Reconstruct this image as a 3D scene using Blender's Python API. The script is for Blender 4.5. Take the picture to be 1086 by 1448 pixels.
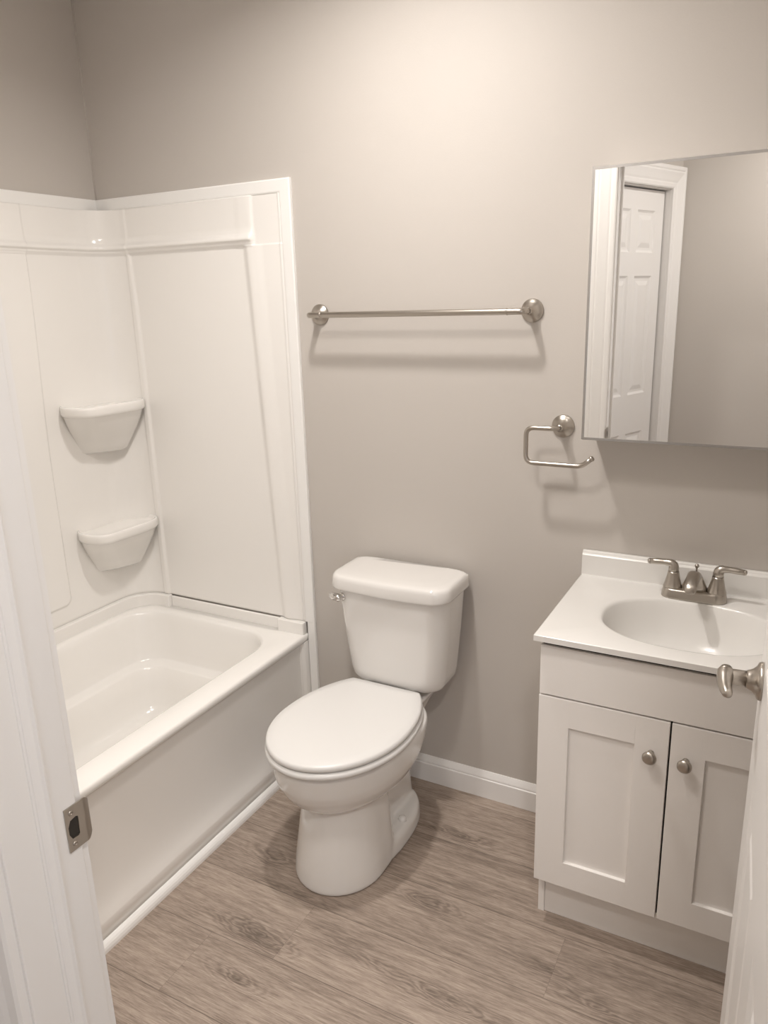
import bpy, bmesh, math, random
from mathutils import Vector, Matrix
C = bpy.context.scene
COL = C.collection
for o in list(bpy.data.objects):
    bpy.data.objects.remove(o)
R = math.radians

# ------------------------------------------------------------------ camera
CAM = Vector((2.1511, -1.9814, 1.5382))
yaw, pit, rol = R(28.5689), R(15.686), R(-1.7006)
F = Vector((-math.sin(yaw)*math.cos(pit), math.cos(yaw)*math.cos(pit), -math.sin(pit)))
RT = Vector((math.cos(yaw), math.sin(yaw), 0)); UP = RT.cross(F)
R2 = RT*math.cos(rol)+UP*math.sin(rol); U2 = -RT*math.sin(rol)+UP*math.cos(rol)
cd = bpy.data.cameras.new('camera'); cam = bpy.data.objects.new('camera', cd); COL.objects.link(cam)
cam.matrix_world = Matrix(((R2.x, U2.x, -F.x, CAM.x), (R2.y, U2.y, -F.y, CAM.y), (R2.z, U2.z, -F.z, CAM.z), (0, 0, 0, 1)))
cd.sensor_fit = 'VERTICAL'; cd.sensor_height = 24; cd.lens = 1075.2/1448*24
cd.clip_start = 0.02
C.camera = cam

# ------------------------------------------------------------------ world, exposure, lamps
W = bpy.data.worlds.new('world'); C.world = W; W.use_nodes = True
bg = W.node_tree.nodes['Background']; bg.inputs[0].default_value = (0.72, 0.82, 1.0, 1); bg.inputs[1].default_value = 2.6
C.view_settings.view_transform = 'Standard'; C.view_settings.look = 'None'
C.view_settings.exposure = 0.1; C.view_settings.gamma = 1.0
C.view_settings.use_curve_mapping = False
CEIL = 2.56
LAMPS = [(1.25, -0.61, 11.2, 0.055, (1.0, 0.96, 0.92)),
         (1.34, -1.34, 9.3, 0.13, (1.0, 0.96, 0.92))]
HALL_LAMPS = [(2.35, -2.1, 16.0, 0.08, (1.0, 0.955, 0.91))]
for i, (x, y, e, r, c) in enumerate(LAMPS+HALL_LAMPS):
    ld = bpy.data.lights.new('downlight_lamp', 'AREA'); ld.shape = 'DISK'; ld.size = r*2
    ld.energy = e; ld.color = c; ld.spread = R((153, 172, 178)[i])
    lo = bpy.data.objects.new('downlight_lamp', ld); COL.objects.link(lo); lo.location = (x, y, CEIL-0.012)

# ------------------------------------------------------------------ materials
def nt(name):
    m = bpy.data.materials.new(name); m.use_nodes = True
    return m, m.node_tree.nodes, m.node_tree.links, m.node_tree.nodes['Principled BSDF']
def setp(b, **k):
    for a, v in k.items():
        b.inputs[a.replace('_', ' ')].default_value = v
def paint(name, col, rough, bump=0.0, scale=60, var=0.0, coat=0.0, spec=0.5, dist=0.002):
    m, n, l, b = nt(name)
    setp(b, Base_Color=(*col, 1), Roughness=rough, Coat_Weight=coat, Coat_Roughness=0.08, Specular_IOR_Level=spec)
    tc = n.new('ShaderNodeTexCoord')
    if bump:
        t = n.new('ShaderNodeTexNoise'); t.inputs['Scale'].default_value = scale; t.inputs['Detail'].default_value = 4
        l.new(tc.outputs['Object'], t.inputs['Vector'])
        bp = n.new('ShaderNodeBump'); bp.inputs['Strength'].default_value = bump; bp.inputs['Distance'].default_value = dist
        l.new(t.outputs['Fac'], bp.inputs['Height']); l.new(bp.outputs['Normal'], b.inputs['Normal'])
    t2 = n.new('ShaderNodeTexNoise'); t2.inputs['Scale'].default_value = 3.0
    l.new(tc.outputs['Object'], t2.inputs['Vector'])
    mx = n.new('ShaderNodeMix'); mx.data_type = 'RGBA'
    mx.inputs[6].default_value = (*[c*(1-var) for c in col], 1); mx.inputs[7].default_value = (*[min(1, c*(1+var)) for c in col], 1)
    l.new(t2.outputs['Fac'], mx.inputs[0]); l.new(mx.outputs[2], b.inputs['Base Color'])
    return m
M = {}
M['wall'] = paint('greige_wall_paint', (0.560, 0.520, 0.480), 0.62, 0.10, 220, 0.012)
M['ceiling'] = paint('ceiling_paint', (0.88, 0.87, 0.85), 0.8, 0.1, 200, 0.01)
M['trim'] = paint('white_trim_paint', (0.86, 0.84, 0.82), 0.32, 0.05, 90, 0.015)
M['cab'] = paint('white_cabinet_paint', (0.86, 0.825, 0.79), 0.42, 0.03, 150, 0.01)
M['acrylic'] = paint('gloss_white_acrylic', (0.90, 0.875, 0.84), 0.16, 0.015, 9, 0.006, coat=0.3)
M['porcelain'] = paint('white_porcelain', (0.80, 0.775, 0.745), 0.10, 0.0, 9, 0.004, coat=0.5)
M['seat'] = paint('white_seat_plastic', (0.76, 0.745, 0.725), 0.28, 0.0, 9, 0.004)
M['marble'] = paint('cultured_marble', (0.78, 0.76, 0.73), 0.22, 0.0, 9, 0.006, coat=0.3)
M['caulk'] = paint('white_caulk', (0.90, 0.885, 0.86), 0.45, 0.05, 60, 0.01)
M['dark'] = paint('recess_shade_paint', (0.03, 0.025, 0.02), 0.8)  # near-black colour standing in for shade inside gaps and holes
def metal(name, col, rough, aniso=0.0, scale=(1, 1, 1)):
    m, n, l, b = nt(name)
    setp(b, Base_Color=(*col, 1), Metallic=1.0, Roughness=rough)
    tc = n.new('ShaderNodeTexCoord'); mp = n.new('ShaderNodeMapping'); mp.inputs['Scale'].default_value = scale
    t = n.new('ShaderNodeTexNoise'); t.inputs['Scale'].default_value = 300
    l.new(tc.outputs['Object'], mp.inputs[0]); l.new(mp.outputs[0], t.inputs['Vector'])
    mr = n.new('ShaderNodeMapRange'); mr.inputs[3].default_value = rough*0.8; mr.inputs[4].default_value = rough*1.25
    t.inputs['Scale'].default_value = 60; mr.inputs[3].default_value = rough*0.97; mr.inputs[4].default_value = rough*1.03
    l.new(t.outputs['Fac'], mr.inputs[0]); l.new(mr.outputs[0], b.inputs['Roughness'])
    return m
M['nickel'] = metal('brushed_nickel', (0.47, 0.43, 0.385), 0.30, scale=(0.1, 1, 1))
M['chrome'] = metal('polished_chrome', (0.72, 0.70, 0.68), 0.10)
M['alu'] = metal('satin_aluminium', (0.55, 0.545, 0.54), 0.22)
M['mirror'] = metal('mirror_silver', (0.93, 0.925, 0.91), 0.0)
for lk in list(M['mirror'].node_tree.links):
    if lk.to_socket.name == 'Roughness': M['mirror'].node_tree.links.remove(lk)
M['mirror'].node_tree.nodes['Principled BSDF'].inputs['Roughness'].default_value = 0.0
m, n, l, b = nt('fill_window_glass'); setp(b, Base_Color=(1, 1, 1, 1), Roughness=0.02, Transmission_Weight=1.0, IOR=1.02); M['glass'] = m
m, n, l, b = nt('lamp_lens'); setp(b, Base_Color=(1, .95, .88, 1), Emission_Color=(1, 0.86, 0.72, 1), Emission_Strength=6.0); M['lens'] = m

def floor_mat():
    m, n, l, b = nt('vinyl_plank_floor')
    def math_(op, a, c=None, d=None, clamp=False):
        q = n.new('ShaderNodeMath'); q.operation = op; q.use_clamp = clamp
        for i, v in enumerate((a, c, d)):
            if v is None: continue
            if isinstance(v, (int, float)): q.inputs[i].default_value = v
            else: l.new(v, q.inputs[i])
        return q.outputs[0]
    tc = n.new('ShaderNodeTexCoord'); sp = n.new('ShaderNodeSeparateXYZ'); l.new(tc.outputs['Object'], sp.inputs[0])
    x, y = sp.outputs[0], sp.outputs[1]
    PW, PL = 0.19, 1.22
    row_f = math_('DIVIDE', math_('ADD', y, 0.06+0.19*40), PW)
    row = math_('FLOOR', row_f); fy = math_('FRACT', row_f)
    wn = n.new('ShaderNodeTexWhiteNoise'); wn.noise_dimensions = '1D'; l.new(row, wn.inputs['W'])
    col_f = math_('ADD', math_('DIVIDE', math_('ADD', x, 20), PL), math_('MULTIPLY', wn.outputs['Value'], 7.0))
    colm = math_('FLOOR', col_f); fx = math_('FRACT', col_f)
    cb = n.new('ShaderNodeCombineXYZ'); l.new(row, cb.inputs[0]); l.new(colm, cb.inputs[1])
    wn2 = n.new('ShaderNodeTexWhiteNoise'); wn2.noise_dimensions = '2D'; l.new(cb.outputs[0], wn2.inputs['Vector'])
    rnd = wn2.outputs['Value']
    # seams
    ey = math_('MINIMUM', fy, math_('SUBTRACT', 1.0, fy)); ex = math_('MINIMUM', fx, math_('SUBTRACT', 1.0, fx))
    sy = math_('LESS_THAN', ey, 0.0055); sx = math_('LESS_THAN', ex, 0.0006)
    seam = math_('MAXIMUM', sy, math_('MULTIPLY', sx, 0.45))
    # plank-shifted coordinates
    def vec(sx_, sy_, off):
        c_ = n.new('ShaderNodeCombineXYZ')
        l.new(math_('MULTIPLY', math_('ADD', x, math_('MULTIPLY', rnd, 9.0)), sx_), c_.inputs[0])
        l.new(math_('MULTIPLY', y, sy_), c_.inputs[1]); l.new(math_('ADD', math_('MULTIPLY', rnd, 30.0), off), c_.inputs[2])
        return c_.outputs[0]
    def noise(v, sc=1.0, det=3, rough=.5):
        t = n.new('ShaderNodeTexNoise'); t.inputs['Scale'].default_value = sc; t.inputs['Detail'].default_value = det; t.inputs['Roughness'].default_value = rough
        l.new(v, t.inputs['Vector']); return t.outputs['Fac']
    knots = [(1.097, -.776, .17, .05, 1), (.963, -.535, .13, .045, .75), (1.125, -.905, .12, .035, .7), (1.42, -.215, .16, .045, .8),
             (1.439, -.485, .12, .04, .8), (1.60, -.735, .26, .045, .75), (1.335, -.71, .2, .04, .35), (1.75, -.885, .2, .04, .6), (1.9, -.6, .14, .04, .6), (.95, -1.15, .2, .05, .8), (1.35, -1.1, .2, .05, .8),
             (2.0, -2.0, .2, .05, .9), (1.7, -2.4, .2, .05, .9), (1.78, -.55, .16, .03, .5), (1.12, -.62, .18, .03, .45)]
    ks = None; kd = None
    for kx, ky, kw, kh, ka in knots:
        mp = n.new('ShaderNodeMapping'); mp.vector_type = 'TEXTURE'
        mp.inputs['Location'].default_value = (kx, ky, 0); mp.inputs['Scale'].default_value = (kw, kh, 1)
        mp.inputs['Rotation'].default_value = (0, 0, R(-3))
        l.new(tc.outputs['Object'], mp.inputs[0])
        g = n.new('ShaderNodeTexGradient'); g.gradient_type = 'SPHERICAL'; l.new(mp.outputs[0], g.inputs[0])
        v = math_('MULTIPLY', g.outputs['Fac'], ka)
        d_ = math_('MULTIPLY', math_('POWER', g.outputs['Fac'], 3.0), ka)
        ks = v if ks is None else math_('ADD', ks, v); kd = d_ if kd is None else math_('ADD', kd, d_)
    wav = noise(vec(1.6, 9, 0), 1, 2)
    wob = noise(vec(14, 40, 3), 1, 2)
    ph = math_('ADD', math_('ADD', math_('MULTIPLY', y, 300.0), math_('MULTIPLY', wav, 40.0)), math_('ADD', math_('MULTIPLY', ks, math_('MULTIPLY_ADD', wob, 34.0, 22.0)), math_('MULTIPLY', wob, 11.0)))
    rings = math_('MULTIPLY_ADD', math_('SINE', ph), 0.5, 0.5)
    g1 = noise(vec(6.0, 85, 1), 1, 6, .72); g2 = noise(vec(26, 420, 2), 1, 4, .7)
    blot = noise(vec(1.3, 7, 5), 1, 3, .55)
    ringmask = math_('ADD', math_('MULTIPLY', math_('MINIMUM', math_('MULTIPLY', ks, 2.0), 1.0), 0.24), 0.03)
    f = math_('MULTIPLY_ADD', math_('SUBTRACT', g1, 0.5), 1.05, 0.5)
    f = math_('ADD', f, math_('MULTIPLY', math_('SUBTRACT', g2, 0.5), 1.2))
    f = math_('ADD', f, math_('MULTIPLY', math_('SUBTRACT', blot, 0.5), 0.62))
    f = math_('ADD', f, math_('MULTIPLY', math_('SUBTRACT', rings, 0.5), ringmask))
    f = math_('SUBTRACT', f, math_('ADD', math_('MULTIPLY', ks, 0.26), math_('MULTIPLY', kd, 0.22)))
    f = math_('ADD', f, math_('MULTIPLY', math_('SUBTRACT', rnd, 0.5), 0.05))
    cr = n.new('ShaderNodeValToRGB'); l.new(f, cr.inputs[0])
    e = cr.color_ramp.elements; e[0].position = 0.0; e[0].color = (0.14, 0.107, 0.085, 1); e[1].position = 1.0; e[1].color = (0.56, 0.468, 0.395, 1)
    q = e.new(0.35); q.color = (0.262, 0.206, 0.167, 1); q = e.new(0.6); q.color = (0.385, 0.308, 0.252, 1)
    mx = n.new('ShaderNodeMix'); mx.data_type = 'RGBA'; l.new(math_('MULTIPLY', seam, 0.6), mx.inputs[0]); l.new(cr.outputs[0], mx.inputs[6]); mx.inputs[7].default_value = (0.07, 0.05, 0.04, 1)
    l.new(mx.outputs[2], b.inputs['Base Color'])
    bp = n.new('ShaderNodeBump'); bp.inputs['Strength'].default_value = 0.25; bp.inputs['Distance'].default_value = 0.0008
    l.new(math_('SUBTRACT', f, math_('MULTIPLY', seam, 1.5)), bp.inputs['Height']); l.new(bp.outputs['Normal'], b.inputs['Normal'])
    b.inputs['Roughness'].default_value = 0.55
    return m
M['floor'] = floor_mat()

# ------------------------------------------------------------------ mesh helpers
def obj(name, bm, mat, parent=None, smooth=False, bevel=0.0, seg=2, angle=35, label=None, recalc=True):
    if recalc: bmesh.ops.recalc_face_normals(bm, faces=bm.faces)
    me = bpy.data.meshes.new(name); bm.to_mesh(me); bm.free()
    me.materials.append(M[mat] if isinstance(mat, str) else mat)
    o = bpy.data.objects.new(name, me); COL.objects.link(o)
    if parent: o.parent = parent
    if smooth:
        for p in me.polygons: p.use_smooth = True
    if bevel:
        md = o.modifiers.new('bevel', 'BEVEL'); md.width = bevel; md.segments = seg; md.limit_method = 'ANGLE'; md.angle_limit = R(angle)
        md.harden_normals = False
        for p in me.polygons: p.use_smooth = True
        wn_ = o.modifiers.new('wn', 'WEIGHTED_NORMAL'); wn_.keep_sharp = True
    if label: o['label'] = label
    return o
def thing(name, label, cat, loc, group=None, rz=0):
    o = bpy.data.objects.new(name, None); COL.objects.link(o); o.empty_display_size = 0.05
    o.location = loc; o.rotation_euler = (0, 0, rz); o['label'] = label; o['category'] = cat
    if group: o['group'] = group
    return o
def struct(o, label=None):
    o['kind'] = 'structure'
    if label: o['label'] = label
    return o
def off(bm, v):
    bmesh.ops.translate(bm, vec=Vector(v), verts=bm.verts); return bm
def box(bm, x0, x1, y0, y1, z0, z1):
    vs = [bm.verts.new((x, y, z)) for z in (z0, z1) for x, y in ((x0, y0), (x1, y0), (x1, y1), (x0, y1))]
    for f in ((3, 2, 1, 0), (4, 5, 6, 7), (0, 1, 5, 4), (1, 2, 6, 5), (2, 3, 7, 6), (3, 0, 4, 7)):
        bm.faces.new([vs[i] for i in f])
    return vs
def B(*a):
    bm = bmesh.new(); box(bm, *a); return bm
def loft(bm, rings, cap0=True, cap1=True, closed=True):
    R_ = [[bm.verts.new(p) for p in r] for r in rings]
    nn = len(R_[0])
    for a, b_ in zip(R_, R_[1:]):
        for i in range(nn if closed else nn-1):
            j = (i+1) % nn
            bm.faces.new((a[i], a[j], b_[j], b_[i]))
    if cap0: bm.faces.new(R_[0][::-1])
    if cap1: bm.faces.new(R_[-1])
    return R_
def lathe(bm, prof, axis, origin, n_=40, cap0=True, cap1=True):
    axis = Vector(axis).normalized(); t = axis.orthogonal().normalized(); s = axis.cross(t); origin = Vector(origin)
    rings = [[origin+axis*h+(t*math.cos(2*math.pi*i/n_)+s*math.sin(2*math.pi*i/n_))*r for i in range(n_)] for r, h in prof]
    return loft(bm, rings, cap0, cap1)
def tube(bm, pts, rad, n_=20, cap=True, scl=None):
    pts = [Vector(p) for p in pts]
    if isinstance(rad, (int, float)): rad = [rad]*len(pts)
    prev = None; rings = []
    for i, p in enumerate(pts):
        d = (pts[min(i+1, len(pts)-1)]-pts[max(i-1, 0)]).normalized()
        if prev is None: u = d.orthogonal().normalized()
        else: u = (prev-d*prev.dot(d)).normalized()
        prev = u; v = d.cross(u)
        rings.append([p+(u*math.cos(2*math.pi*k/n_)+v*math.sin(2*math.pi*k/n_))*rad[i] for k in range(n_)])
    loft(bm, rings, cap, cap); return rings
def arc_path(pts, r, k=8):
    """round the corners of a polyline"""
    pts = [Vector(p) for p in pts]; out = [pts[0]]
    for a, b_, c in zip(pts, pts[1:], pts[2:]):
        rr = min(r, (b_-a).length*.49, (c-b_).length*.49)
        p0 = b_+(a-b_).normalized()*rr; p1 = b_+(c-b_).normalized()*rr
        for i in range(k+1):
            t = i/k; out.append(p0*(1-t)**2+b_*2*t*(1-t)+p1*t*t)
    out.append(pts[-1]); return out
def rrect(x0, x1, y0, y1, r, z, k=10, m_=16):
    """closed loop: corners k+1 pts each, sides m_ pts"""
    out = []
    rs = r if isinstance(r, (list, tuple)) else [r]*4
    cs = [(x1, y0, -90, -1, 1), (x1, y1, 0, -1, -1), (x0, y1, 90, 1, -1), (x0, y0, 180, 1, 1)]
    arcs = []
    for (cx, cy, a0, sx, sy), rr in zip(cs, rs):
        ax, ay = cx+sx*rr, cy+sy*rr
        arcs.append([Vector((ax+rr*math.cos(R(a0+90*i/k)), ay+rr*math.sin(R(a0+90*i/k)), z)) for i in range(k+1)])
    for i in range(4):
        out += arcs[i]; a = arcs[i][-1]; b_ = arcs[(i+1) % 4][0]
        out += [a.lerp(b_, j/(m_+1)) for j in range(1, m_+1)]
    return out
def sweep(bm, path, prof, nrm, side=1):
    """mitred moulding. path: planar polyline; prof: (u,v) u away from path (to its side), v along nrm"""
    path = [Vector(p) for p in path]; nrm = Vector(nrm).normalized(); rings = []
    def sd(a, b_): return nrm.cross((b_-a).normalized())*side
    for i, p in enumerate(path):
        if i == 0: s = sd(path[0], path[1]); k = 1
        elif i == len(path)-1: s = sd(path[-2], path[-1]); k = 1
        else:
            s1 = sd(path[i-1], p); s2 = sd(p, path[i+1]); s = (s1+s2).normalized(); k = 1/max(.2, s.dot(s1))
        rings.append([p+s*k*u+nrm*v for u, v in prof])
    loft(bm, rings)
CASING = [(a*1.4, b*1.15) for a, b in [(0, 0), (0, .009), (.003, .0115), (.012, .0125), (.016, .010), (.021, .0125), (.034, .016), (.043, .019), (.0475, .0165), (.051, .019), (.058, .019), (.061, .016), (.061, 0)]]
SIXROWS = [(.215, .78), (.99, 1.60), (1.715, 1.92)]
def panel_door(w, h, t=.035, st=.108, mul=.10):
    """six-panel door, x 0..w, thickness y 0..t, z 0..h, both faces moulded"""
    pw = (w-2*st-mul)/2
    xs = [0, st, st+pw, st+pw+mul, w-st, w]; zs = [0, .215, .78, .99, 1.60, 1.715, 1.92, h]
    bm = bmesh.new()
    for face, sgn in ((0.0, 1), (t, -1)):
        for i in range(5):
            for j in range(7):
                x0, x1, z0, z1 = xs[i], xs[i+1], zs[j], zs[j+1]
                if i in (1, 3) and j in (1, 3, 5):
                    prev = None
                    for ins, d in ((0, 0), (.006, .0045), (.012, .0075), (.024, .008), (.045, .002), (.048, .0015)):
                        y = face+sgn*d
                        r = [bm.verts.new(p) for p in ((x0+ins, y, z0+ins), (x1-ins, y, z0+ins), (x1-ins, y, z1-ins), (x0+ins, y, z1-ins))]
                        if prev:
                            for k in range(4): bm.faces.new((prev[k], prev[(k+1) % 4], r[(k+1) % 4], r[k]))
                        prev = r
                    bm.faces.new(prev)
                else:
                    bm.faces.new([bm.verts.new(p) for p in ((x0, face, z0), (x1, face, z0), (x1, face, z1), (x0, face, z1))])
    for (a, b_) in (((0, 0), (w, 0)),): pass
    for q in (((0, 0, 0), (0, t, 0), (0, t, h), (0, 0, h)), ((w, 0, 0), (w, t, 0), (w, t, h), (w, 0, h)), ((0, 0, 0), (w, 0, 0), (w, t, 0), (0, t, 0)), ((0, 0, h), (w, 0, h), (w, t, h), (0, t, h))):
        bm.faces.new([bm.verts.new(p) for p in q])
    bmesh.ops.remove_doubles(bm, verts=bm.verts, dist=1e-5)
    return bm

# ------------------------------------------------------------------ room shell
XR = 2.335                 # right wall
YD = -1.49; YD2 = -1.585   # door wall, room face and hall face
JL, JR = 1.4665, 2.2335    # clear opening
HO = 2.045                 # opening height
HX0, HX1, HY = 1.0, 3.25, -3.6
struct(obj('floor', B(-.1, HX1+.1, HY-.1, .12, -.06, 0), 'floor'), 'grey brown wood look plank floor running under the toilet and vanity')
struct(obj('ceiling', B(-.12, HX1+.12, HY-.12, .12, CEIL, CEIL+.08), 'ceiling'))
struct(obj('wall_back', B(-.12, XR+.12, 0, .12, 0, CEIL), 'wall'), 'greige back wall behind toilet and towel bar')
struct(obj('wall_left', B(-.12, 0, YD2, 0, 0, CEIL), 'wall'), 'greige wall above the long side of the tub')
struct(obj('wall_right', B(XR, XR+.10, YD2, 0, 0, CEIL), 'wall'))
bm = bmesh.new()
box(bm, -.12, JL-.019, YD2, YD, 0, CEIL); box(bm, JR+.019, XR, YD2, YD, 0, CEIL); box(bm, JL-.019, JR+.019, YD2, YD, HO+.019, CEIL)
struct(obj('wall_front', bm, 'wall'))
# caulk bead in the back left corner
bm = bmesh.new(); lathe(bm, [(.003, 1.88), (.003, CEIL)], (0, 0, 1), (.001, -.001, 0), 8)
struct(obj('trim_1', bm, 'wall', smooth=True))
# hall: angled closet wall on the left, end wall with an added window for cool fill, right wall
TH = R(20); P0 = Vector((1.447, -2.693, 0)); DS = Vector((math.sin(TH), -math.cos(TH), 0)); NS = Vector((math.cos(TH), math.sin(TH), 0))
# local frame: s along DS, o along NS (towards the hall)
REC = .03
def hp(s, o, z): return P0+DS*s+NS*o+Vector((0, 0, z))
DW = .56; DH = 2.03
def hbox(bm, s0, s1, o0, o1, z0, z1):
    vs = [bm.verts.new(hp(s, o, z)) for z in (z0, z1) for s, o in ((s0, o0), (s1, o0), (s1, o1), (s0, o1))]
    for f in ((3, 2, 1, 0), (4, 5, 6, 7), (0, 1, 5, 4), (1, 2, 6, 5), (2, 3, 7, 6), (3, 0, 4, 7)): bm.faces.new([vs[i] for i in f])
SC = .118                          # corner with the hall end wall
s_start = -1.06
bm = bmesh.new()
hbox(bm, s_start, -DW-.024, -.05, REC, 0, CEIL); hbox(bm, .022, SC+.1, -.05, REC, 0, CEIL); hbox(bm, -DW-.024, .022, -.05, REC, DH+.025, CEIL)
struct(obj('wall_hall_left', bm, 'wall'))
ye = hp(SC, REC, 0).y; xe = hp(SC, REC, 0).x
WX0, WX1, WZ0, WZ1 = 2.42, 3.12, .75, 2.0
bm = bmesh.new()
box(bm, xe-.25, WX0, ye-.12, ye, 0, CEIL); box(bm, WX1, HX1, ye-.12, ye, 0, CEIL); box(bm, WX0, WX1, ye-.12, ye, 0, WZ0); box(bm, WX0, WX1, ye-.12, ye, WZ1, CEIL)
struct(obj('wall_hall_end', bm, 'wall'))
struct(obj('wall_hall_right', B(HX1, HX1+.1, ye-.12, YD2, 0, CEIL), 'wall'))
bm = bmesh.new(); box(bm, XR+.1, HX1+.1, YD2, YD2+.1, 0, CEIL); struct(obj('wall_hall_front', bm, 'wall'))
win = struct(bpy.data.objects.new('fill_window_1', None)); COL.objects.link(win)  # unseen window, added so the bluish sky gives cool fill in the hall
bm = bmesh.new()
for a in ((WX0, WX1, WZ0, WZ0+.05), (WX0, WX1, WZ1-.05, WZ1), (WX0, WX0+.05, WZ0+.05, WZ1-.05), (WX1-.05, WX1, WZ0+.05, WZ1-.05), (WX0+.05, WX1-.05, 1.36, 1.40)):
    box(bm, a[0], a[1], ye-.10, ye-.06, a[2], a[3])
obj('fill_window_frame', bm, 'trim', win); obj('fill_window_pane', B(WX0+.05, WX1-.05, ye-.083, ye-.079, WZ0+.05, WZ1-.05), 'glass', win)
# hall closet door with deep jamb and casing
d2 = struct(bpy.data.objects.new('door_2', None), 'white six panel closet door reflected in the mirror'); COL.objects.link(d2)
mat = Matrix(((-DS.x, NS.x, 0, P0.x), (-DS.y, NS.y, 0, P0.y), (0, 0, 1, 0), (0, 0, 0, 1)))
bm = panel_door(DW, DH-.012, st=.08, mul=.06); off(bm, (0, -.035, .012)); bmesh.ops.transform(bm, matrix=mat, verts=bm.verts)
obj('door_panel', bm, 'trim', d2)
bm = bmesh.new()
hbox(bm, .008, .022, -.05, REC, 0, DH+.025); hbox(bm, -DW-.024, -DW-.004, -.05, REC, 0, DH+.025); hbox(bm, -DW-.004, .008, -.05, REC, DH+.006, DH+.025)
obj('door_jamb', bm, 'trim', d2)
bm = bmesh.new(); hbox(bm, -DW-.004, .008, -.05, -.045, 0, DH+.006); obj('door_gap_shade', bm, 'dark', d2)  # near-black sheet behind the leaf, paints the shade in its gap
bm = bmesh.new()
sweep(bm, [hp(.009, REC, 0), hp(.009, REC, DH+.011), hp(-DW-.009, REC, DH+.011), hp(-DW-.009, REC, 0)], [(a*1.25, b_*1.3) for a, b_ in CASING], NS, side=1)
struct(obj('trim_2', bm, 'trim', bevel=0), 'white moulded casing around the closet door')

# bathroom doorway: jambs with stops, casings both sides
jm = struct(bpy.data.objects.new('door_frame', None), 'white painted door jamb at left edge with metal strike plate'); COL.objects.link(jm)
def stop_prof(x, sx):
    # cross-section (x,y) of jamb + stop, sx=+1 stop grows to +x
    return [(x-.019*sx, YD), (x-.001*sx, YD), (x, YD-.001), (x, -1.5275), (x+.0095*sx, -1.5275), (x+.0105*sx, -1.5285), (x+.0105*sx, -1.5300), (x+.0075*sx, -1.5325), (x+.0058*sx, -1.537), (x+.0040*sx, -1.5405), (x+.0025*sx, -1.5412), (x+.0015*sx, -1.543), (x, -1.5435), (x, YD2+.001), (x-.001*sx, YD2), (x-.019*sx, YD2)]
for x, sx in ((JL, 1), (JR, -1)):
    bm = bmesh.new(); loft(bm, [[(a, c, z) for a, c in stop_prof(x, sx)] for z in (0, HO+.019)])
    obj('side_jamb', bm, 'trim', jm)
bm = bmesh.new(); box(bm, JL, JR, YD2, YD, HO, HO+.019); box(bm, JL, JR, -1.5435, -1.5275, HO-.0105, HO)
obj('head_jamb', bm, 'trim', jm)
bm = bmesh.new(); sweep(bm, [(JL-.005, YD, 0), (JL-.005, YD, HO+.005), (JR+.005, YD, HO+.005), (JR+.005, YD, 0)], CASING, (0, 1, 0), side=-1)
struct(obj('trim_3', bm, 'trim'), 'white moulded door casing on the room side')
bm = bmesh.new(); sweep(bm, [(JL-.005, YD2, 0), (JL-.005, YD2, HO+.005), (JR+.005, YD2, HO+.005), (JR+.005, YD2, 0)], CASING, (0, -1, 0), side=1)
struct(obj('trim_4', bm, 'trim'), 'white door casing on the hall side, cool daylight on it')
# strike plate
def yz_poly(bm, pts, x0, x1):
    loft(bm, [[(x, y, z) for y, z in pts] for x in (x0, x1)])
SZ = .9595; yb = -1.5085; yf = -1.4835; h2 = .0285
bm = bmesh.new()
hole = [(-1.5060, SZ+.004), (-1.5025, SZ+.0115), (-1.4945, SZ+.0130), (-1.4915, SZ+.0115), (-1.4920, SZ-.0115), (-1.4945, SZ-.0130), (-1.5025, SZ-.0125), (-1.5060, SZ-.005)]
outer = [(yb, SZ+.012), (yb, SZ+h2), (-1.4925, SZ+h2), (-1.484, SZ+h2), (-1.484, SZ-h2), (-1.4925, SZ-h2), (yb, SZ-h2), (yb, SZ-.012)]
fr = []
for x in (JL+.0003, JL+.0018):
    fr.append(([bm.verts.new((x, *p)) for p in hole], [bm.verts.new((x, *p)) for p in outer]))
for k in range(8):
    j = (k+1) % 8
    for hset, oset in fr: bm.faces.new((hset[k], hset[j], oset[j], oset[k]))
    bm.faces.new((fr[0][0][k], fr[0][0][j], fr[1][0][j], fr[1][0][k])); bm.faces.new((fr[0][1][k], fr[0][1][j], fr[1][1][j], fr[1][1][k]))
# curled lip towards the room
lp = []
for i in range(9):
    t = i/8; yy = -1.484+.011*t; xx = JL+.0018-.0035*t*t; hh = h2-.010*max(0, t-.25)**1.6
    lp.append([(xx, yy, SZ+hh), (xx-.0013, yy, SZ+hh), (xx-.0013, yy, SZ-hh), (xx, yy, SZ-hh)])
loft(bm, lp)
sp_ = obj('strike_plate', bm, 'nickel', jm, label='brushed metal strike plate with latch hole')
bm = bmesh.new(); yz_poly(bm, hole, JL+.0002, JL+.0005); obj('latch_hole_shade', bm, 'dark', sp_)  # near-black sheet on the jamb, painted shade of the hole
for dz in (.0205, -.0205):
    bm = bmesh.new(); lathe(bm, [(.0001, .0021), (.0012, .0019), (.0015, .0027), (.0028, .0029), (.0034, .0019)], (1, 0, 0), (JL, -1.5, SZ+dz), 20, False, False)
    obj('screw', bm, 'nickel', sp_, smooth=True)

# bathroom door, opened into the room on its right-hand hinges
PHI = R(3.55); DWD = .758
d1 = bpy.data.objects.new('door_1', None); COL.objects.link(d1); struct(d1, 'open white six panel door at right edge with nickel lever')
d1.location = (JR-.0375, YD+.002, .01)
d1.rotation_euler = (0, 0, R(90)+PHI)   # local +x runs to the free edge, local +y (towards -x world) is the hall face
bm = panel_door(DWD, 2.02)
off(bm, (0, -.035, 0)); obj('door_panel', bm, 'trim', d1)
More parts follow.
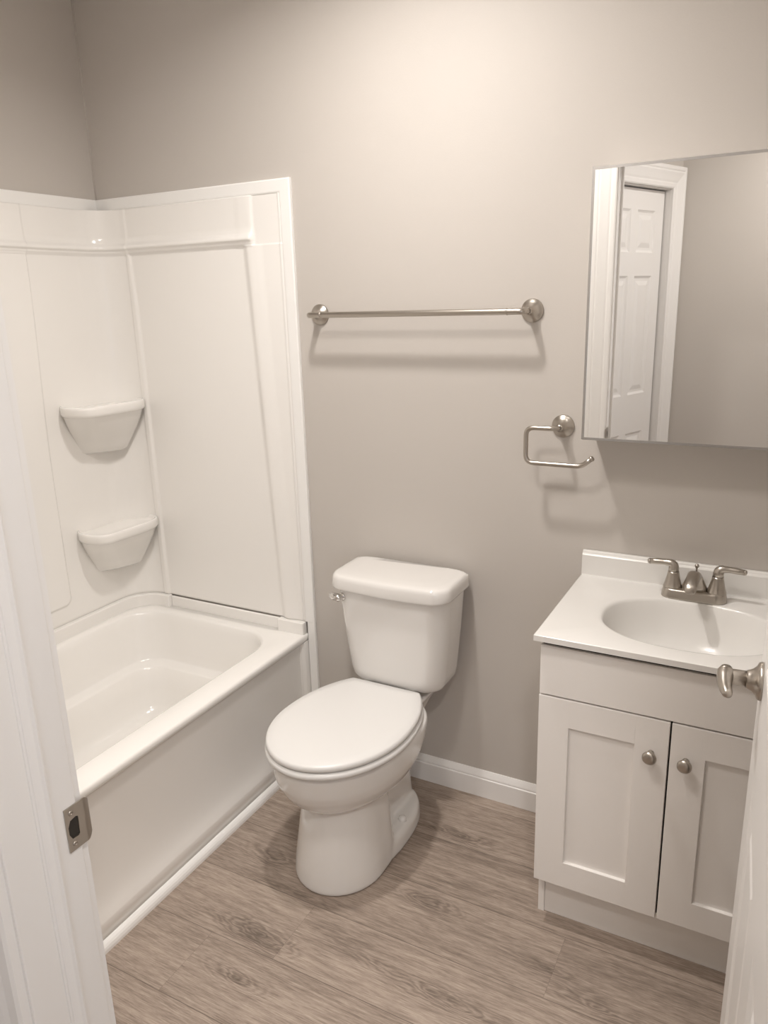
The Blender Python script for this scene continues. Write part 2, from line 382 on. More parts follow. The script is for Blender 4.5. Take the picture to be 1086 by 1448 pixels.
# lever: rosette, neck, handle on local +y side
lx, lz = DWD-.062, .949
bm = bmesh.new(); lathe(bm, [(.0295, 0), (.0295, .003), (.0280, .0065), (.0225, .009), (.0175, .014), (.0145, .020), (.0135, .0225)], (0, 1, 0), (lx, 0, lz), 40)
obj('rosette', bm, 'nickel', d1, smooth=True, label='round brushed nickel door rosette')
bm = bmesh.new(); lathe(bm, [(.0125, .020), (.0125, .046), (.0133, .048), (.0133, .0555), (.011, .058)], (0, 1, 0), (lx, 0, lz), 32)
pts = [(lx+.008, .0515, lz+.009), (lx, .0520, lz+.006), (lx-.012, .0525, lz+.002), (lx-.024, .0520, lz-.002), (lx-.036, .0505, lz-.004), (lx-.047, .048, lz-.005), (lx-.053, .046, lz-.005)]
tube(bm, pts, [.009, .0125, .0120, .0105, .0092, .0078, .005], 20)
obj('lever_handle', bm, 'nickel', d1, smooth=True, label='brushed nickel lever')
for hz in (.2, 1.0, 1.8):
    bm = bmesh.new(); lathe(bm, [(.006, hz-.045), (.006, hz+.045)], (0, 0, 1), (-.004, -.040, 0), 16); obj('hinge', bm, 'nickel', d1, smooth=True)

# baseboards
BB = [(0, 0), (0, .014), (.064, .0135), (.067, .010), (.070, .0115), (.074, .0105), (.083, .0065), (.088, .004), (.0905, .003), (.0905, 0)]
def baseboard(name, a, b_, nrm, lab=None):
    bm = bmesh.new(); sweep(bm, [a, b_], BB, nrm, side=1); o = obj(name, bm, 'trim')
    bb = o.data
    return struct(o, lab)
baseboard('baseboard_back', (.80, 0, 0), (1.702, 0, 0), (0, -1, 0), 'white baseboard along the back wall behind the toilet')
# make sure the board rises (u axis up)
o_ = bpy.data.objects['baseboard_back']
if max(v.co.z for v in o_.data.vertices) < .01:
    for v in o_.data.vertices: v.co.z *= -1
baseboard('baseboard_front', (.80, YD, 0), (JL-.092, YD, 0), (0, 1, 0))
o_ = bpy.data.objects['baseboard_front']
if max(v.co.z for v in o_.data.vertices) < .01:
    for v in o_.data.vertices: v.co.z *= -1

# ------------------------------------------------------------------ bathtub
tub = thing('bathtub', 'white alcove bathtub with smooth apron along the left wall', 'bathtub', (.385, -.745, 0))
def loc(o):  # parts are modelled in world coordinates
    bpy.context.view_layer.update(); o.matrix_parent_inverse = o.parent.matrix_world.inverted(); return o
TZ = .4426; y0, y1 = YD+.004, -.004
def oring(xf, z, yi0=0, yi1=0, r=.004): return rrect(.004, xf, y0+yi0, y1-yi1, r, z)
rings = [oring(.778, 0), oring(.778, .066), oring(.7768, .071), oring(.7710, .086), oring(.7645, .110), oring(.7595, .145), oring(.7563, .20), oring(.756, .405), oring(.758, .4135),
         oring(.7635, .4165), oring(.7668, .4215), oring(.7675, .428), oring(.7675, .4355), oring(.7655, .4405), oring(.761, TZ)]
def bas(dx0, dx1, dy0, dy1, r, z): return rrect(.060+dx0, .676-dx1, -1.40+dy0, -.070-dy1, r, z)
r_ = .13
rings += [bas(-.012, -.012, -.012, -.012, r_+.012, TZ-.0005), bas(-.005, -.005, -.005, -.005, r_+.005, TZ-.003), bas(0, 0, 0, 0, r_, TZ-.010), bas(.006, .003, .006, .004, r_-.004, TZ-.03),
          bas(.030, .012, .03, .026, r_-.01, .30), bas(.036, .016, .036, .030, r_-.012, .272), bas(.041, .018, .044, .034, r_-.014, .2655), bas(.070, .026, .078, .062, r_-.022, .2605), bas(.076, .030, .086, .070, r_-.026, .2520),
          bas(.085, .045, .11, .085, r_-.03, .18), bas(.10, .06, .14, .10, r_-.035, .125), bas(.115, .075, .16, .115, r_-.04, .10), bas(.15, .11, .2, .15, r_-.05, .088), bas(.22, .19, .3, .24, .05, .084)]
bm = bmesh.new(); loft(bm, rings)
# recessed apron stops short of the back wall: flat flange there
o = loc(obj('tub_body', bm, 'acrylic', tub, smooth=True, bevel=0)); 
bm = bmesh.new()
fl = [(y1-.045, .7575), (y1-.038, .7600), (y1-.030, .7660), (y1-.026, .7672), (y1, .7672), (y1, .70), (y1-.045, .70)]
loft(bm, [[(x, y, z) for y, x in fl] for z in (0.0, .4165)]); loc(obj('end_flange', bm, 'acrylic', tub))
# raised rim ledge under the surround
bm = bmesh.new()
def ledge(x0, x1, ya, yb_, z1): box(bm, x0, x1, ya, yb_, TZ-.004, z1)
ledge(.155, .655, -.014, y1, .482); ledge(.655, .762, -.030, y1, .486)
cv = [Vector((.030+.095*(1-math.sin(R(a))), -.030-.095*(1-math.cos(R(a))))) for a in range(0, 91, 9)]
lp_ = [Vector((.155, y1)), Vector((.155, -.030))]+cv+[Vector((.030, y0)), Vector((.004, y0)), Vector((.004, y1))]
loft(bm, [[(p.x, p.y, z) for p in lp_] for z in (TZ-.004, .486)])
loc(obj('wall_ledge', bm, 'acrylic', tub, bevel=.004))
bm = bmesh.new(); lathe(bm, [(.034, 0), (.034, .003), (.028, .006), (.008, .007), (.001, .007)], (0, 0, 1), (.37, -1.0, .0845), 32); loc(obj('drain', bm, 'chrome', tub, smooth=True))
# white shoe moulding at the foot of the apron
bm = bmesh.new(); pr = [(.7782, 0), (.795, 0), (.7945, .008), (.792, .015), (.788, .020), (.783, .0235), (.7782, .0245)]
loft(bm, [[(x, y, z) for x, z in pr] for y in (YD+.001, -.001)]); struct(obj('trim_5', bm, 'caulk', smooth=False), 'bright white shoe moulding along the foot of the tub')

# ------------------------------------------------------------------ tub surround
sur = thing('tub_surround', 'glossy white moulded wall surround above the tub with corner shelves', 'tub surround', (.03, -.03, .486))
def sstep(a, b_, x):
    t = max(0, min(1, (x-a)/(b_-a))); return t*t*(3-2*t)
FR = .115; BT = .010           # corner fillet radius, base thickness
LB = .765-BT-FR; LA = FR*math.pi/2; LL = 1.482-BT-FR
def surpos(u):
    if u < LB: return Vector((.765-u, -BT, 0)), Vector((0, -1, 0)), .765-u, None
    if u < LB+LA:
        a = (u-LB)/FR
        cx, cy = BT+FR, -BT-FR
        p = Vector((cx-FR*math.sin(a), cy+FR*math.cos(a), 0)); nn = Vector((math.sin(a), -math.cos(a), 0)); return p, nn, 0, 0
    v = u-LB-LA; return Vector((BT, -BT-FR-v, 0)), Vector((1, 0, 0)), None, -BT-FR-v
def depth(u, z):
    p, nn, xb, yl = surpos(u)
    # ledge bead and thicker head band
    d = .0
    inX = 1.0
    if xb is not None and xb > 0: inX = 1-sstep(.650, .662, xb)
    d += inX*(.007*sstep(1.7145, 1.722, z)*(1-sstep(1.726, 1.742, z)) + .009*sstep(1.700, 1.712, z)*(1.0-0.55*sstep(1.73, 1.76, z)))
    # back wall central field recessed
    if xb is not None and xb > 0:
        xl = .140+(.006*sstep(1.70, 1.5, z) if z < 1.7 else -.006)
        xr = .612+(1.71-z)*.042
        if z < 1.705:
            f = sstep(xl-.004, xl+.006, xb)*(1-sstep(xr-.004, xr+.026, xb))
            d += .007*(1-f)
            # soft pilaster swelling right of the field
            pc = xr+.03
            d += .0035*math.exp(-((xb-pc)/.018)**2)
            d -= .004*sstep(pc+.02, pc+.05, xb)
        else:
            d += .003*(1-sstep(xl-.002, xl+.006, xb)) + .0018*sstep(xr-.02, xr+.006, xb)*(1-sstep(xr+.03, xr+.05, xb))
        d += .004*sstep(.7525, .7545, xb)*(1-sstep(.757, .759, xb))
    else:
        y_ = yl if yl else 0
        ys = -.318-.022*sstep(1.7, 1.0, z)
        if z < 1.705:
            # raised flat field on the left wall with rounded lower corner
            rr = .03
            yy, zz = ys-y_, z-.548
            if yy > 0 and zz > 0:
                dd = min(yy, zz) if not (yy < rr and zz < rr) else rr-math.hypot(rr-yy, rr-zz)
            else: dd = min(yy, zz)
            d += .010-.005*(1-sstep(-.001, .006, dd))+.000
        else:
            d += .003*(1-sstep(ys-.006, ys+.002, y_))
            d += .003
        if z < 1.705: d += 0
    # bottom edge turns in slightly
    d -= .004*(1-sstep(.486, .493, z))
    return d
us = []
u = 0
while u < LB+LA+.42: us.append(u); u += .003
while u < LB+LA+LL: us.append(u); u += .02
us.append(LB+LA+LL)
zs = []; z = .486
while z < .60: zs.append(z); z += .004
while z < 1.66: zs.append(z); z += .03
while z < 1.77: zs.append(z); z += .0025
while z < 1.846: zs.append(z); z += .01
zs.append(1.846)
bm = bmesh.new(); G = []
for u in us:
    p, nn, xb, yl = surpos(u)
    G.append([bm.verts.new(p+nn*depth(u, z)+Vector((0, 0, z))) for z in zs])
for i in range(len(us)-1):
    for j in range(len(zs)-1): bm.faces.new((G[i][j], G[i+1][j], G[i+1][j+1], G[i][j+1]))
# back skin so that the sheet has thickness
Bk = [[bm.verts.new(surpos(u)[0]-surpos(u)[1]*(BT-.001)*(1 if not (LB < u < LB+LA) else .9)+Vector((0, 0, z))) for z in (zs[0], zs[-1])] for u in us]
for i in range(len(us)-1):
    bm.faces.new((G[i][0], G[i+1][0], Bk[i+1][0], Bk[i][0])); bm.faces.new((G[i][-1], G[i+1][-1], Bk[i+1][1], Bk[i][1]))
loc(obj('wall_panel', bm, 'acrylic', sur, smooth=True))
bm = bmesh.new(); box(bm, .03, .755, YD+.001, YD+.014, .487, 1.846); loc(obj('end_panel', bm, 'acrylic', sur, bevel=.003))
# flat mitred edging strip: over the top and down the right side to the floor
bm = bmesh.new(); ST = [(0, .0005), (0, .0115), (.004, .013), (.034, .013), (.038, .011), (.038, .0005)]
sweep(bm, [(.0005, 0, 1.8455), (.7605, 0, 1.8455), (.7605, 0, .488)], ST, (0, -1, 0), side=1)
loc(obj('edging_strip', bm, 'caulk', sur, bevel=0))
bm = bmesh.new(); loft(bm, [[(x, y, z) for x, z in ((.7695, .488), (.7985, .488), (.7985, .025), (.7785, .025), (.7785, .075), (.7695, .12))] for y in (-.0125, -.0005)]); loc(obj('edging_strip', bm, 'caulk', sur, bevel=.002))
bm = bmesh.new(); box(bm, .0005, .0115, YD+.001, -.013, 1.8455, 1.8835); box(bm, .0005, .76, YD+.001, YD+.0135, 1.8455, 1.8835)
loc(obj('edging_strip', bm, 'caulk', sur, bevel=.002))
# corner shelves
def shelf_plan(s, z, bulge=1.0, n_=10):
    """closed loop, from the corner along the back wall, across the front and back along the left wall"""
    A = Vector((.132, -.016)); D_ = Vector((.014, -.276)); c1 = Vector((.185, -.075)); c2 = Vector((.178, -.300)); O = Vector((.012, -.012))
    pts = [O, A]
    def q(a, b_, c, k):
        return [a*(1-t)**2+b_*2*t*(1-t)+c*t*t for t in [i/k for i in range(1, k+1)]]
    e1 = Vector((.168, -.125)); e2 = Vector((.160, -.250)); e3 = Vector((.108, -.298))
    pts += q(A, Vector((.172, -.040)), e1, n_)
    pts += [e1.lerp(e2, i/4) for i in range(1, 5)]
    pts += q(e2, Vector((.156, -.290)), e3, n_)
    pts += q(e3, Vector((.050, -.308)), D_, n_)
    ctr = Vector((.012, -.13))
    out = []; nf_ = len(pts)-2
    for iq, p in enumerate(pts):
        if iq > 0:
            ch = A.lerp(D_, (iq-1)/nf_); p = ch.lerp(p, bulge)
        v = ctr+(p-ctr)*s if p is not pts[0] else p
        out.append(Vector((max(v.x, .010), min(v.y, -.010), z)))
    return out
def shelf(zt):
    bm = bmesh.new()
    rings = [shelf_plan(.55, zt-.012), shelf_plan(.86, zt-.012), shelf_plan(.915, zt-.009), shelf_plan(.945, zt-.001), shelf_plan(.975, zt+.001), shelf_plan(.995, zt-.003), shelf_plan(1.0, zt-.010),
             shelf_plan(1.0, zt-.024), shelf_plan(.985, zt-.031), shelf_plan(.955, zt-.034), shelf_plan(.94, zt-.036), shelf_plan(.90, zt-.060, .86), shelf_plan(.82, zt-.090, .72), shelf_plan(.72, zt-.120, .55), shelf_plan(.61, zt-.150, .36), shelf_plan(.55, zt-.168, .25), shelf_plan(.46, zt-.176, .15), shelf_plan(.3, zt-.178, .1)]
    loft(bm, rings)
    o = loc(obj('corner_shelf', bm, 'acrylic', sur, smooth=True)); return o
shelf(1.225)
shelf(.795)

# ------------------------------------------------------------------ toilet
TX = 1.168
toi = thing('toilet', 'white two-piece toilet with closed lid between tub and vanity', 'toilet', (TX, -.3, 0))
def egg(xc, yb, yf, hw, z, n_=64, pw=2.2, back=.62, sk=0.0):
    """egg outline: yb = back y, yf = front y, widest part towards the back"""
    out = []
    ym = yb+(yf-yb)*.46
    for i in range(n_):
        a = 2*math.pi*i/n_
        cx, cy = math.cos(a), math.sin(a)
        p = pw if cy > 0 else 2.0
        x = math.copysign(abs(cx)**(2/p), cx)*hw
        y = ym + (math.copysign(abs(cy)**(2/p), cy)*(yb-ym) if cy > 0 else cy*(ym-yf))
        out.append(Vector((xc+x+sk*(y+.2), y, z)))
    return out
SK = .055
xb_ = TX-.010
# seat and lid
def seat_outline(g, z):
    n_ = 72; out = []
    yb, yf, hw, hb = -.188, -.648, .186, .112
    ym = -.415
    for i in range(n_):
        a = 2*math.pi*i/n_; cx, cy = math.cos(a), math.sin(a)
        if cy <= 0:
            x = cx*(hw+g); y = ym+cy*(ym-yf+g)
        else:
            t = cy; y = ym+math.copysign(abs(cy)**.93, cy)*(yb-ym+g)
            tt = (y-ym)/(yb-ym); 
            x = math.copysign(1, cx)*((hw+g)*math.sqrt(max(0, 1-(tt*.80)**2)))
            if abs(cx) < .62:   # flat back edge
                x = cx/.62*(hw+g)*math.sqrt(1-.64); y = yb+g
            else:
                tt = min(1, (1-abs(cx))/(1-.62)); y = ym+(yb+g-ym)*math.sin(tt*math.pi/2)**.9; x = math.copysign(1, cx)*((hw+g)*math.sqrt(max(0, 1-(((y-ym)/(yb+g-ym))*.80)**2)))
        out.append(Vector((TX-.004+x+SK*(y+.19), y, z)))
    return out
bm = bmesh.new(); loft(bm, [seat_outline(-.006, .411), seat_outline(-.001, .413), seat_outline(.001, .418), seat_outline(-.0005, .4255), seat_outline(-.005, .4295), seat_outline(-.03, .4310), seat_outline(-.09, .4325)])
loc(obj('seat_lid', bm, 'seat', toi, smooth=True))
bm = bmesh.new(); loft(bm, [seat_outline(-.004, .3895), seat_outline(.002, .391), seat_outline(.004, .397), seat_outline(.003, .4045), seat_outline(-.003, .4085)])
loc(obj('seat', bm, 'seat', toi, smooth=True))
for s in (-1, 1):
    bm = bmesh.new(); box(bm, TX+s*.075-.014, TX+s*.075+.014, -.198, -.172, .388, .416); loc(obj('seat_hinge', bm, 'seat', toi, bevel=.005, seg=3))
# bowl and foot: overlapping solids fused by a voxel remesh so that the joints are soft like cast china
bm = bmesh.new()
bw = []
for z, hw, yb, yf, pw in ((.388, .176, -.150, -.632, 2.6), (.384, .181, -.146, -.638, 2.6), (.370, .183, -.146, -.640, 2.6), (.345, .182, -.150, -.637, 2.5), (.320, .179, -.158, -.632, 2.4), (.295, .172, -.165, -.622, 2.3), (.270, .160, -.18, -.606, 2.2), (.250, .144, -.20, -.588, 2.2), (.234, .124, -.22, -.568, 2.2), (.222, .100, -.24, -.545, 2.2), (.205, .07, -.28, -.50, 2.2), (.18, .06, -.30, -.46, 2)):
    bw.append(egg(xb_+.004, yb, yf, hw, z, pw=pw, sk=SK if z > .2 else SK))
loft(bm, bw)
# pedestal front
def ped(z, hw, yf, yb, x0=0):
    out = []
    for i in range(48):
        a = 2*math.pi*i/48; cx, cy = math.cos(a), math.sin(a)
        if cy <= 0: x = cx*hw; y = yb+(yf-yb)*.55+cy*abs(yf-yb)*.55*-1*-1
        else: x = math.copysign(abs(cx)**.45, cx)*hw; y = yb+(yf-yb)*.55+abs(cy)**.45*abs(yf-yb)*.55
        if cy <= 0: y = (yb-(yb-yf)*.45)+cy*((yb-yf)*.55)
        else: y = (yb-(yb-yf)*.45)+min(1, abs(cy)**.4)*((yb-yf)*.45)
        out.append(Vector((xb_-.006+x0+x, y, z)))
    return out
loft(bm, [ped(0, .129, -.596, -.335), ped(.006, .130, -.598, -.335), ped(.05, .127, -.592, -.335), ped(.10, .121, -.583, -.335), ped(.16, .114, -.572, -.335), ped(.21, .108, -.562, -.335), ped(.26, .106, -.555, -.335)])
# rear neck under the tank and trapway
def rr3(x0, x1, ya, yb, r, z): return rrect(x0, x1, ya, yb, r, z, 6, 4)
cx_ = TX-.008
loft(bm, [rr3(cx_-.074, cx_+.074, -.40, -.125, .04, .0), rr3(cx_-.066, cx_+.066, -.40, -.13, .04, .10), rr3(cx_-.062, cx_+.062, -.40, -.13, .04, .19), rr3(cx_-.076, cx_+.076, -.40, -.105, .04, .28), rr3(cx_-.095, cx_+.095, -.36, -.06, .04, .34), rr3(cx_-.110, cx_+.110, -.32, -.035, .04, .375), rr3(cx_-.115, cx_+.115, -.30, -.035, .04, .384), rr3(cx_-.112, cx_+.112, -.30, -.037, .04, .389)])
# foot flange
loft(bm, [egg(xb_-.002, -.112, -.56, .130, 0, pw=2.6), egg(xb_-.002, -.111, -.56, .131, .008, pw=2.6), egg(xb_-.002, -.114, -.55, .127, .040, pw=2.6), egg(xb_-.002, -.118, -.54, .118, .052, pw=2.6), egg(xb_-.002, -.13, -.52, .095, .058, pw=2.6)])
bowl = loc(obj('bowl', bm, 'porcelain', toi, smooth=True))
rm = bowl.modifiers.new('fuse', 'REMESH'); rm.mode = 'VOXEL'; rm.voxel_size = .0035; rm.use_smooth_shade = True
sm = bowl.modifiers.new('soft', 'CORRECTIVE_SMOOTH'); sm.iterations = 14; sm.factor = .5; sm.smooth_type = 'SIMPLE'; sm.use_only_smooth = True
for s in (-1, 1):
    bm = bmesh.new(); lathe(bm, [(.0125, -.004), (.0125, .008), (.0105, .0135), (.006, .0165), (.0005, .0175)], (0, 0, 1), (cx_+s*.098, -.285, .050), 28)
    loc(obj('bolt_cap', bm, 'porcelain', toi, smooth=True))
# tank
def tring(xl, xr, yf, yb, z, rf=.05, rb=.02, bow=.012):
    pts = rrect(xl, xr, yf, yb, [rf, rb, rb, rf], z, 10, 14)
    out = []
    for p in pts:
        t = (p.x-(xl+xr)/2)/((xr-xl)/2)
        k = max(0, 1-t*t)*(1 if p.y < yf+.06 else 0)*bow*max(0, min(1, 1-(p.y-yf)/.05))
        out.append(Vector((p.x, p.y-k, p.z)))
    return out
tw = []
for z, dx, dyf, rf in ((.432, .045, .030, .04), (.426, .050, .035, .04), (.420, .065, .045, .03)): pass
prof = [(.412, .150, -.145, .035), (.414, .140, -.158, .042), (.420, .146, -.166, .048), (.432, .1515, -.171, .05), (.455, .156, -.175, .052), (.52, .163, -.180, .052), (.60, .171, -.184, .052), (.68, .177, -.188, .052), (.712, .179, -.190, .052), (.722, .179, -.190, .052)]
TC = TX+.006
bm = bmesh.new(); loft(bm, [tring(TC-hw, TC+hw, yf, -.022, z, rf) for z, hw, yf, rf in prof[1:]])
loc(obj('tank', bm, 'porcelain', toi, smooth=True, bevel=0))
lidp = [(.7165, .184, -.196), (.7150, .188, -.200), (.717, .1910, -.2030), (.722, .1920, -.2040), (.745, .1905, -.2025), (.7525, .1885, -.2005), (.7570, .185, -.197), (.7590, .180, -.192), (.7605, .165, -.178), (.7615, .13, -.15)]
bm = bmesh.new(); loft(bm, [tring(TC-hw, TC+hw, yf, -.014 if z < .755 else -.022, z, .045 if hw > .15 else .03, .02, .016) for z, hw, yf in lidp])
loc(obj('tank_lid', bm, 'porcelain', toi, smooth=True))
# flush handle on the left front corner
bm = bmesh.new(); hx = TC-.147; lathe(bm, [(.012, 0), (.0125, .006), (.010, .010)], (-.25, -1, 0), (hx, -.186, .688), 24)
tube(bm, [(hx+.004, -.200, .688), (hx-.006, -.203, .688), (hx-.020, -.204, .690), (hx-.032, -.201, .692), (hx-.038, -.199, .693)], [.007, .0125, .0110, .0095, .005], 16)
loc(obj('flush_handle', bm, 'chrome', toi, smooth=True, label='small chrome flush lever'))
bm = bmesh.new(); tube(bm, arc_path([(TX-.12, -.09, .413), (TX-.12, -.09, .25), (TX-.14, -.03, .17), (TX-.14, -.004, .17)], .04), .005, 12)
loc(obj('supply_hose', bm, 'alu', toi, smooth=True))

# ------------------------------------------------------------------ vanity cabinet
VX0, VX1 = 1.700, 2.2845
van = thing('vanity_cabinet', 'white two-door shaker vanity cabinet below the sink top', 'cabinet', (1.992, -.2, 0))
YF = -.4255; YC = YF+.0195
for x0, x1 in ((VX0, VX0+.0155), (VX1-.0155, VX1)):
    bm = bmesh.new(); prof_ = [(-.004, 0), (-.381, 0), (-.381, .128), (YC, .128), (YC, .7855), (-.004, .7855)]
    loft(bm, [[(x, y, z) for y, z in prof_] for x in (x0, x1)])
    loc(obj('side_panel', bm, 'cab', van))
bm = bmesh.new(); box(bm, VX0+.0155, VX1-.0155, YC+.002, YC+.012, .12, .7855); box(bm, VX0+.0155, VX1-.0155, -.016, -.006, 0.02, .7855); box(bm, VX0+.0155, VX1-.0155, YC, -.006, .115, .131)
loc(obj('carcass', bm, 'cab', van))
bm = bmesh.new(); box(bm, VX0+.0160, VX1-.0160, -.3785, -.366, .001, .128); loc(obj('toe_kick', bm, 'cab', van))
bm = bmesh.new(); box(bm, VX0, VX1, YF, YC-.001, .6475, .7705); loc(obj('drawer_front', bm, 'cab', van, bevel=.0015))
def shaker(x0, x1, z0, z1):
    bm = bmesh.new(); fw = .0715; yb = YC-.0015
    A_ = [(x0, z0), (x1, z0), (x1, z1), (x0, z1)]; Bq = [(x0+fw, z0+fw), (x1-fw, z0+fw), (x1-fw, z1-fw), (x0+fw, z1-fw)]
    rr = []
    for pts, y in ((A_, yb), (A_, YF), (Bq, YF), (Bq, YF+.0085)):
        rr.append([bm.verts.new((x, y, z)) for x, z in pts])
    for a, b_ in zip(rr, rr[1:]):
        for k in range(4): bm.faces.new((a[k], a[(k+1) % 4], b_[(k+1) % 4], b_[k]))
    bm.faces.new(rr[-1]); bm.faces.new(rr[0][::-1])
    # hairline joints of the frame rails
    o = loc(obj('door', bm, 'cab', van, bevel=.0014)); 
    for xx in (x0+fw, x1-fw):
        for za, zb in ((z1-fw, z1-.001), (z0+.001, z0+fw)): loc(obj('rail_joint', B(xx-.0004, xx+.0004, YF-.00035, YF+.0005, za, zb), 'cab', o))
    return o
dl = shaker(VX0-.001, 1.9885, .1315, .6435); dr = shaker(1.9925, VX1+.001, .1315, .6435)
bm = bmesh.new(); box(bm, 1.9883, 1.9927, YC-.001, YC+.0015, .1315, .6435); box(bm, VX0+.003, VX1-.003, YC-.001, YC+.0015, .6437, .6473); box(bm, VX0+.004, VX1-.003, YC-.012, YC+.0015, .7707, .7855)  # near-black strips filling the gaps as painted shade
loc(obj('gap_shade_strip', bm, 'dark', van))
for d_, kx in ((dl, 1.9535), (dr, 2.0255)):
    bm = bmesh.new(); lathe(bm, [(.0075, 0), (.007, .003), (.0055, .006), (.0055, .012), (.009, .0155), (.0142, .018), (.0155, .0215), (.0148, .0255), (.0105, .0285), (.004, .0298), (.0003, .030)], (0, -1, 0), (kx, YF, .560), 36)
    k = obj('knob', bm, 'nickel', d_, smooth=True, label='round brushed nickel knob'); 
    bpy.context.view_layer.update(); k.matrix_parent_inverse = d_.matrix_world.inverted()

# ------------------------------------------------------------------ countertop with integral basin and backsplash
top = thing('sink_countertop', 'white cultured marble vanity top with integral oval basin', 'countertop', (1.992, -.2, .7855))
CX0, CX1, CYF, CZ = 1.6885, 2.2985, -.4455, .8011
def sup(hx, hy, cx, cy, z, n_, p=2.35):
    out = []
    for i in range(n_):
        a = 2*math.pi*i/n_; c_, s_ = math.cos(a), math.sin(a)
        out.append(Vector((cx+math.copysign(abs(c_)**(2/p), c_)*hx, cy+math.copysign(abs(s_)**(2/p), s_)*hy, z)))
    return out
NB = 96; bx, by = 1.990, -.247
def rectray(z, ins=0):
    out = []
    for p in sup(1, 1, 0, 0, 0, NB, 2.0):
        dx, dy = p.x, p.y
        tx = ((CX1-ins-bx)/dx if dx > 0 else (CX0+ins-bx)/dx) if abs(dx) > 1e-6 else 1e9
        ty = ((-.002-ins-by)/dy if dy > 0 else (CYF+ins-by)/dy) if abs(dy) > 1e-6 else 1e9
        t = min(tx, ty); out.append(Vector((bx+dx*t, by+dy*t, z)))
    # snap the nearest point to each corner
    for cxn, cyn in ((CX0+ins, CYF+ins), (CX1-ins, CYF+ins), (CX0+ins, -.002-ins), (CX1-ins, -.002-ins)):
        k = min(range(NB), key=lambda i: (out[i].x-cxn)**2+(out[i].y-cyn)**2); out[k] = Vector((cxn, cyn, z))
    return out
def bow(k, z, kx=None): return sup(.190*(kx or k), .1405*k, bx, by, z, NB, 2.3)
bm = bmesh.new()
rings = [rectray(.7862), rectray(.7995), rectray(CZ-.0004, .0012), rectray(CZ, .003), bow(1.06, CZ), bow(1.02, CZ-.0006), bow(1.0, CZ-.003), bow(.985, CZ-.008), bow(.955, CZ-.025), bow(.91, CZ-.05), bow(.84, CZ-.08), bow(.74, CZ-.104), bow(.60, CZ-.12), bow(.42, CZ-.128), bow(.2, CZ-.131), bow(.10, CZ-.132)]
R_ = loft(bm, rings, False, True)
# underside: ring then outer bowl shell so it is a solid
R0 = R_[0]
und = [[bm.verts.new(p) for p in r] for r in (bow(1.08, .7862), bow(1.0, .76), bow(.95, .72), bow(.8, .675), bow(.4, .66))]
allr = [R0]+und
for a, b_ in zip(allr, allr[1:]):
    for i in range(NB): bm.faces.new((a[i], b_[i], b_[(i+1) % NB], a[(i+1) % NB]))
bm.faces.new(und[-1])
ct = loc(obj('top_with_basin', bm, 'marble', top, smooth=True)); 
md = ct.modifiers.new('es', 'EDGE_SPLIT'); md.split_angle = R(40)
bm = bmesh.new(); bsp = [(-.0015, CZ-.0005), (-.0205, CZ-.0005), (-.0195, CZ+.003), (-.0185, CZ+.055), (-.0165, CZ+.058), (-.0135, CZ+.0600), (-.012, CZ+.064), (-.0095, CZ+.066), (-.0015, CZ+.066)]
loft(bm, [[(x, y, z) for y, z in bsp] for x in (CX0+.0005, CX1)]); loc(obj('backsplash', bm, 'marble', top))
bm = bmesh.new(); lathe(bm, [(.021, -.001), (.021, .001), (.018, .0028), (.012, .002), (.012, .0045), (.001, .005)], (0, 0, 1), (bx, by, CZ-.1312), 32); loc(obj('drain', bm, 'nickel', top, smooth=True))

# ------------------------------------------------------------------ faucet
FX, FY = 1.9815, -.078
fau = thing('faucet', 'brushed nickel two-handle centerset faucet behind the basin', 'faucet', (FX, FY, CZ))
def stad(hx, r, z, dy=0, n_=12):
    out = []
    for i in range(n_*2+2):
        pass
    for k in range(n_+1): a = -math.pi/2+math.pi*k/n_; out.append(Vector((FX+hx-r+r*math.cos(a), FY+dy+r*math.sin(a), z)))
    for k in range(n_+1): a = math.pi/2+math.pi*k/n_; out.append(Vector((FX-hx+r+r*math.cos(a), FY+dy+r*math.sin(a), z)))
    return out
bm = bmesh.new(); loft(bm, [stad(.0765, .0280, CZ), stad(.0765, .0280, CZ+.003), stad(.0740, .0255, CZ+.019), stad(.0730, .0245, CZ+.0225), stad(.0700, .0215, CZ+.024)])
loc(obj('base_plate', bm, 'nickel', fau, smooth=True, bevel=0))
for s in (-1, 1):
    hx_ = FX+s*.0508
    bm = bmesh.new(); lathe(bm, [(.0225, .022), (.0225, .0255), (.0215, .027), (.0190, .036), (.0158, .050), (.0136, .060), (.0130, .064)], (0, 0, 1), (hx_, FY, CZ), 36)
    p = arc_path([(hx_, FY, CZ+.062), (hx_+s*.001, FY, CZ+.084), (hx_+s*.03, FY-.001, CZ+.085), (hx_+s*.059, FY-.002, CZ+.083)], .022, 8)
    nn_ = len(p); tube(bm, p, [.0128-.0052*min(1, i/(nn_*.6)) for i in range(nn_-1)]+[.0068], 20)
    lathe(bm, [(.0072, -.002), (.0068, .0), (.0054, .003), (.0005, .0045)], (s, -.03, -.06), p[-1], 18)
    loc(obj('lever_handle', bm, 'nickel', fau, smooth=True))
bm = bmesh.new()
def sec(y, z, hw, hh, tilt, n_=28, p=2.6):
    out = []
    for i in range(n_):
        a = 2*math.pi*i/n_; c_, s_ = math.cos(a), math.sin(a)
        u_ = math.copysign(abs(c_)**(2/p), c_)*hw; v_ = math.copysign(abs(s_)**(2/p), s_)*hh
        out.append(Vector((FX+u_, FY+y-v_*math.sin(tilt), CZ+z+v_*math.cos(tilt))))
    return out
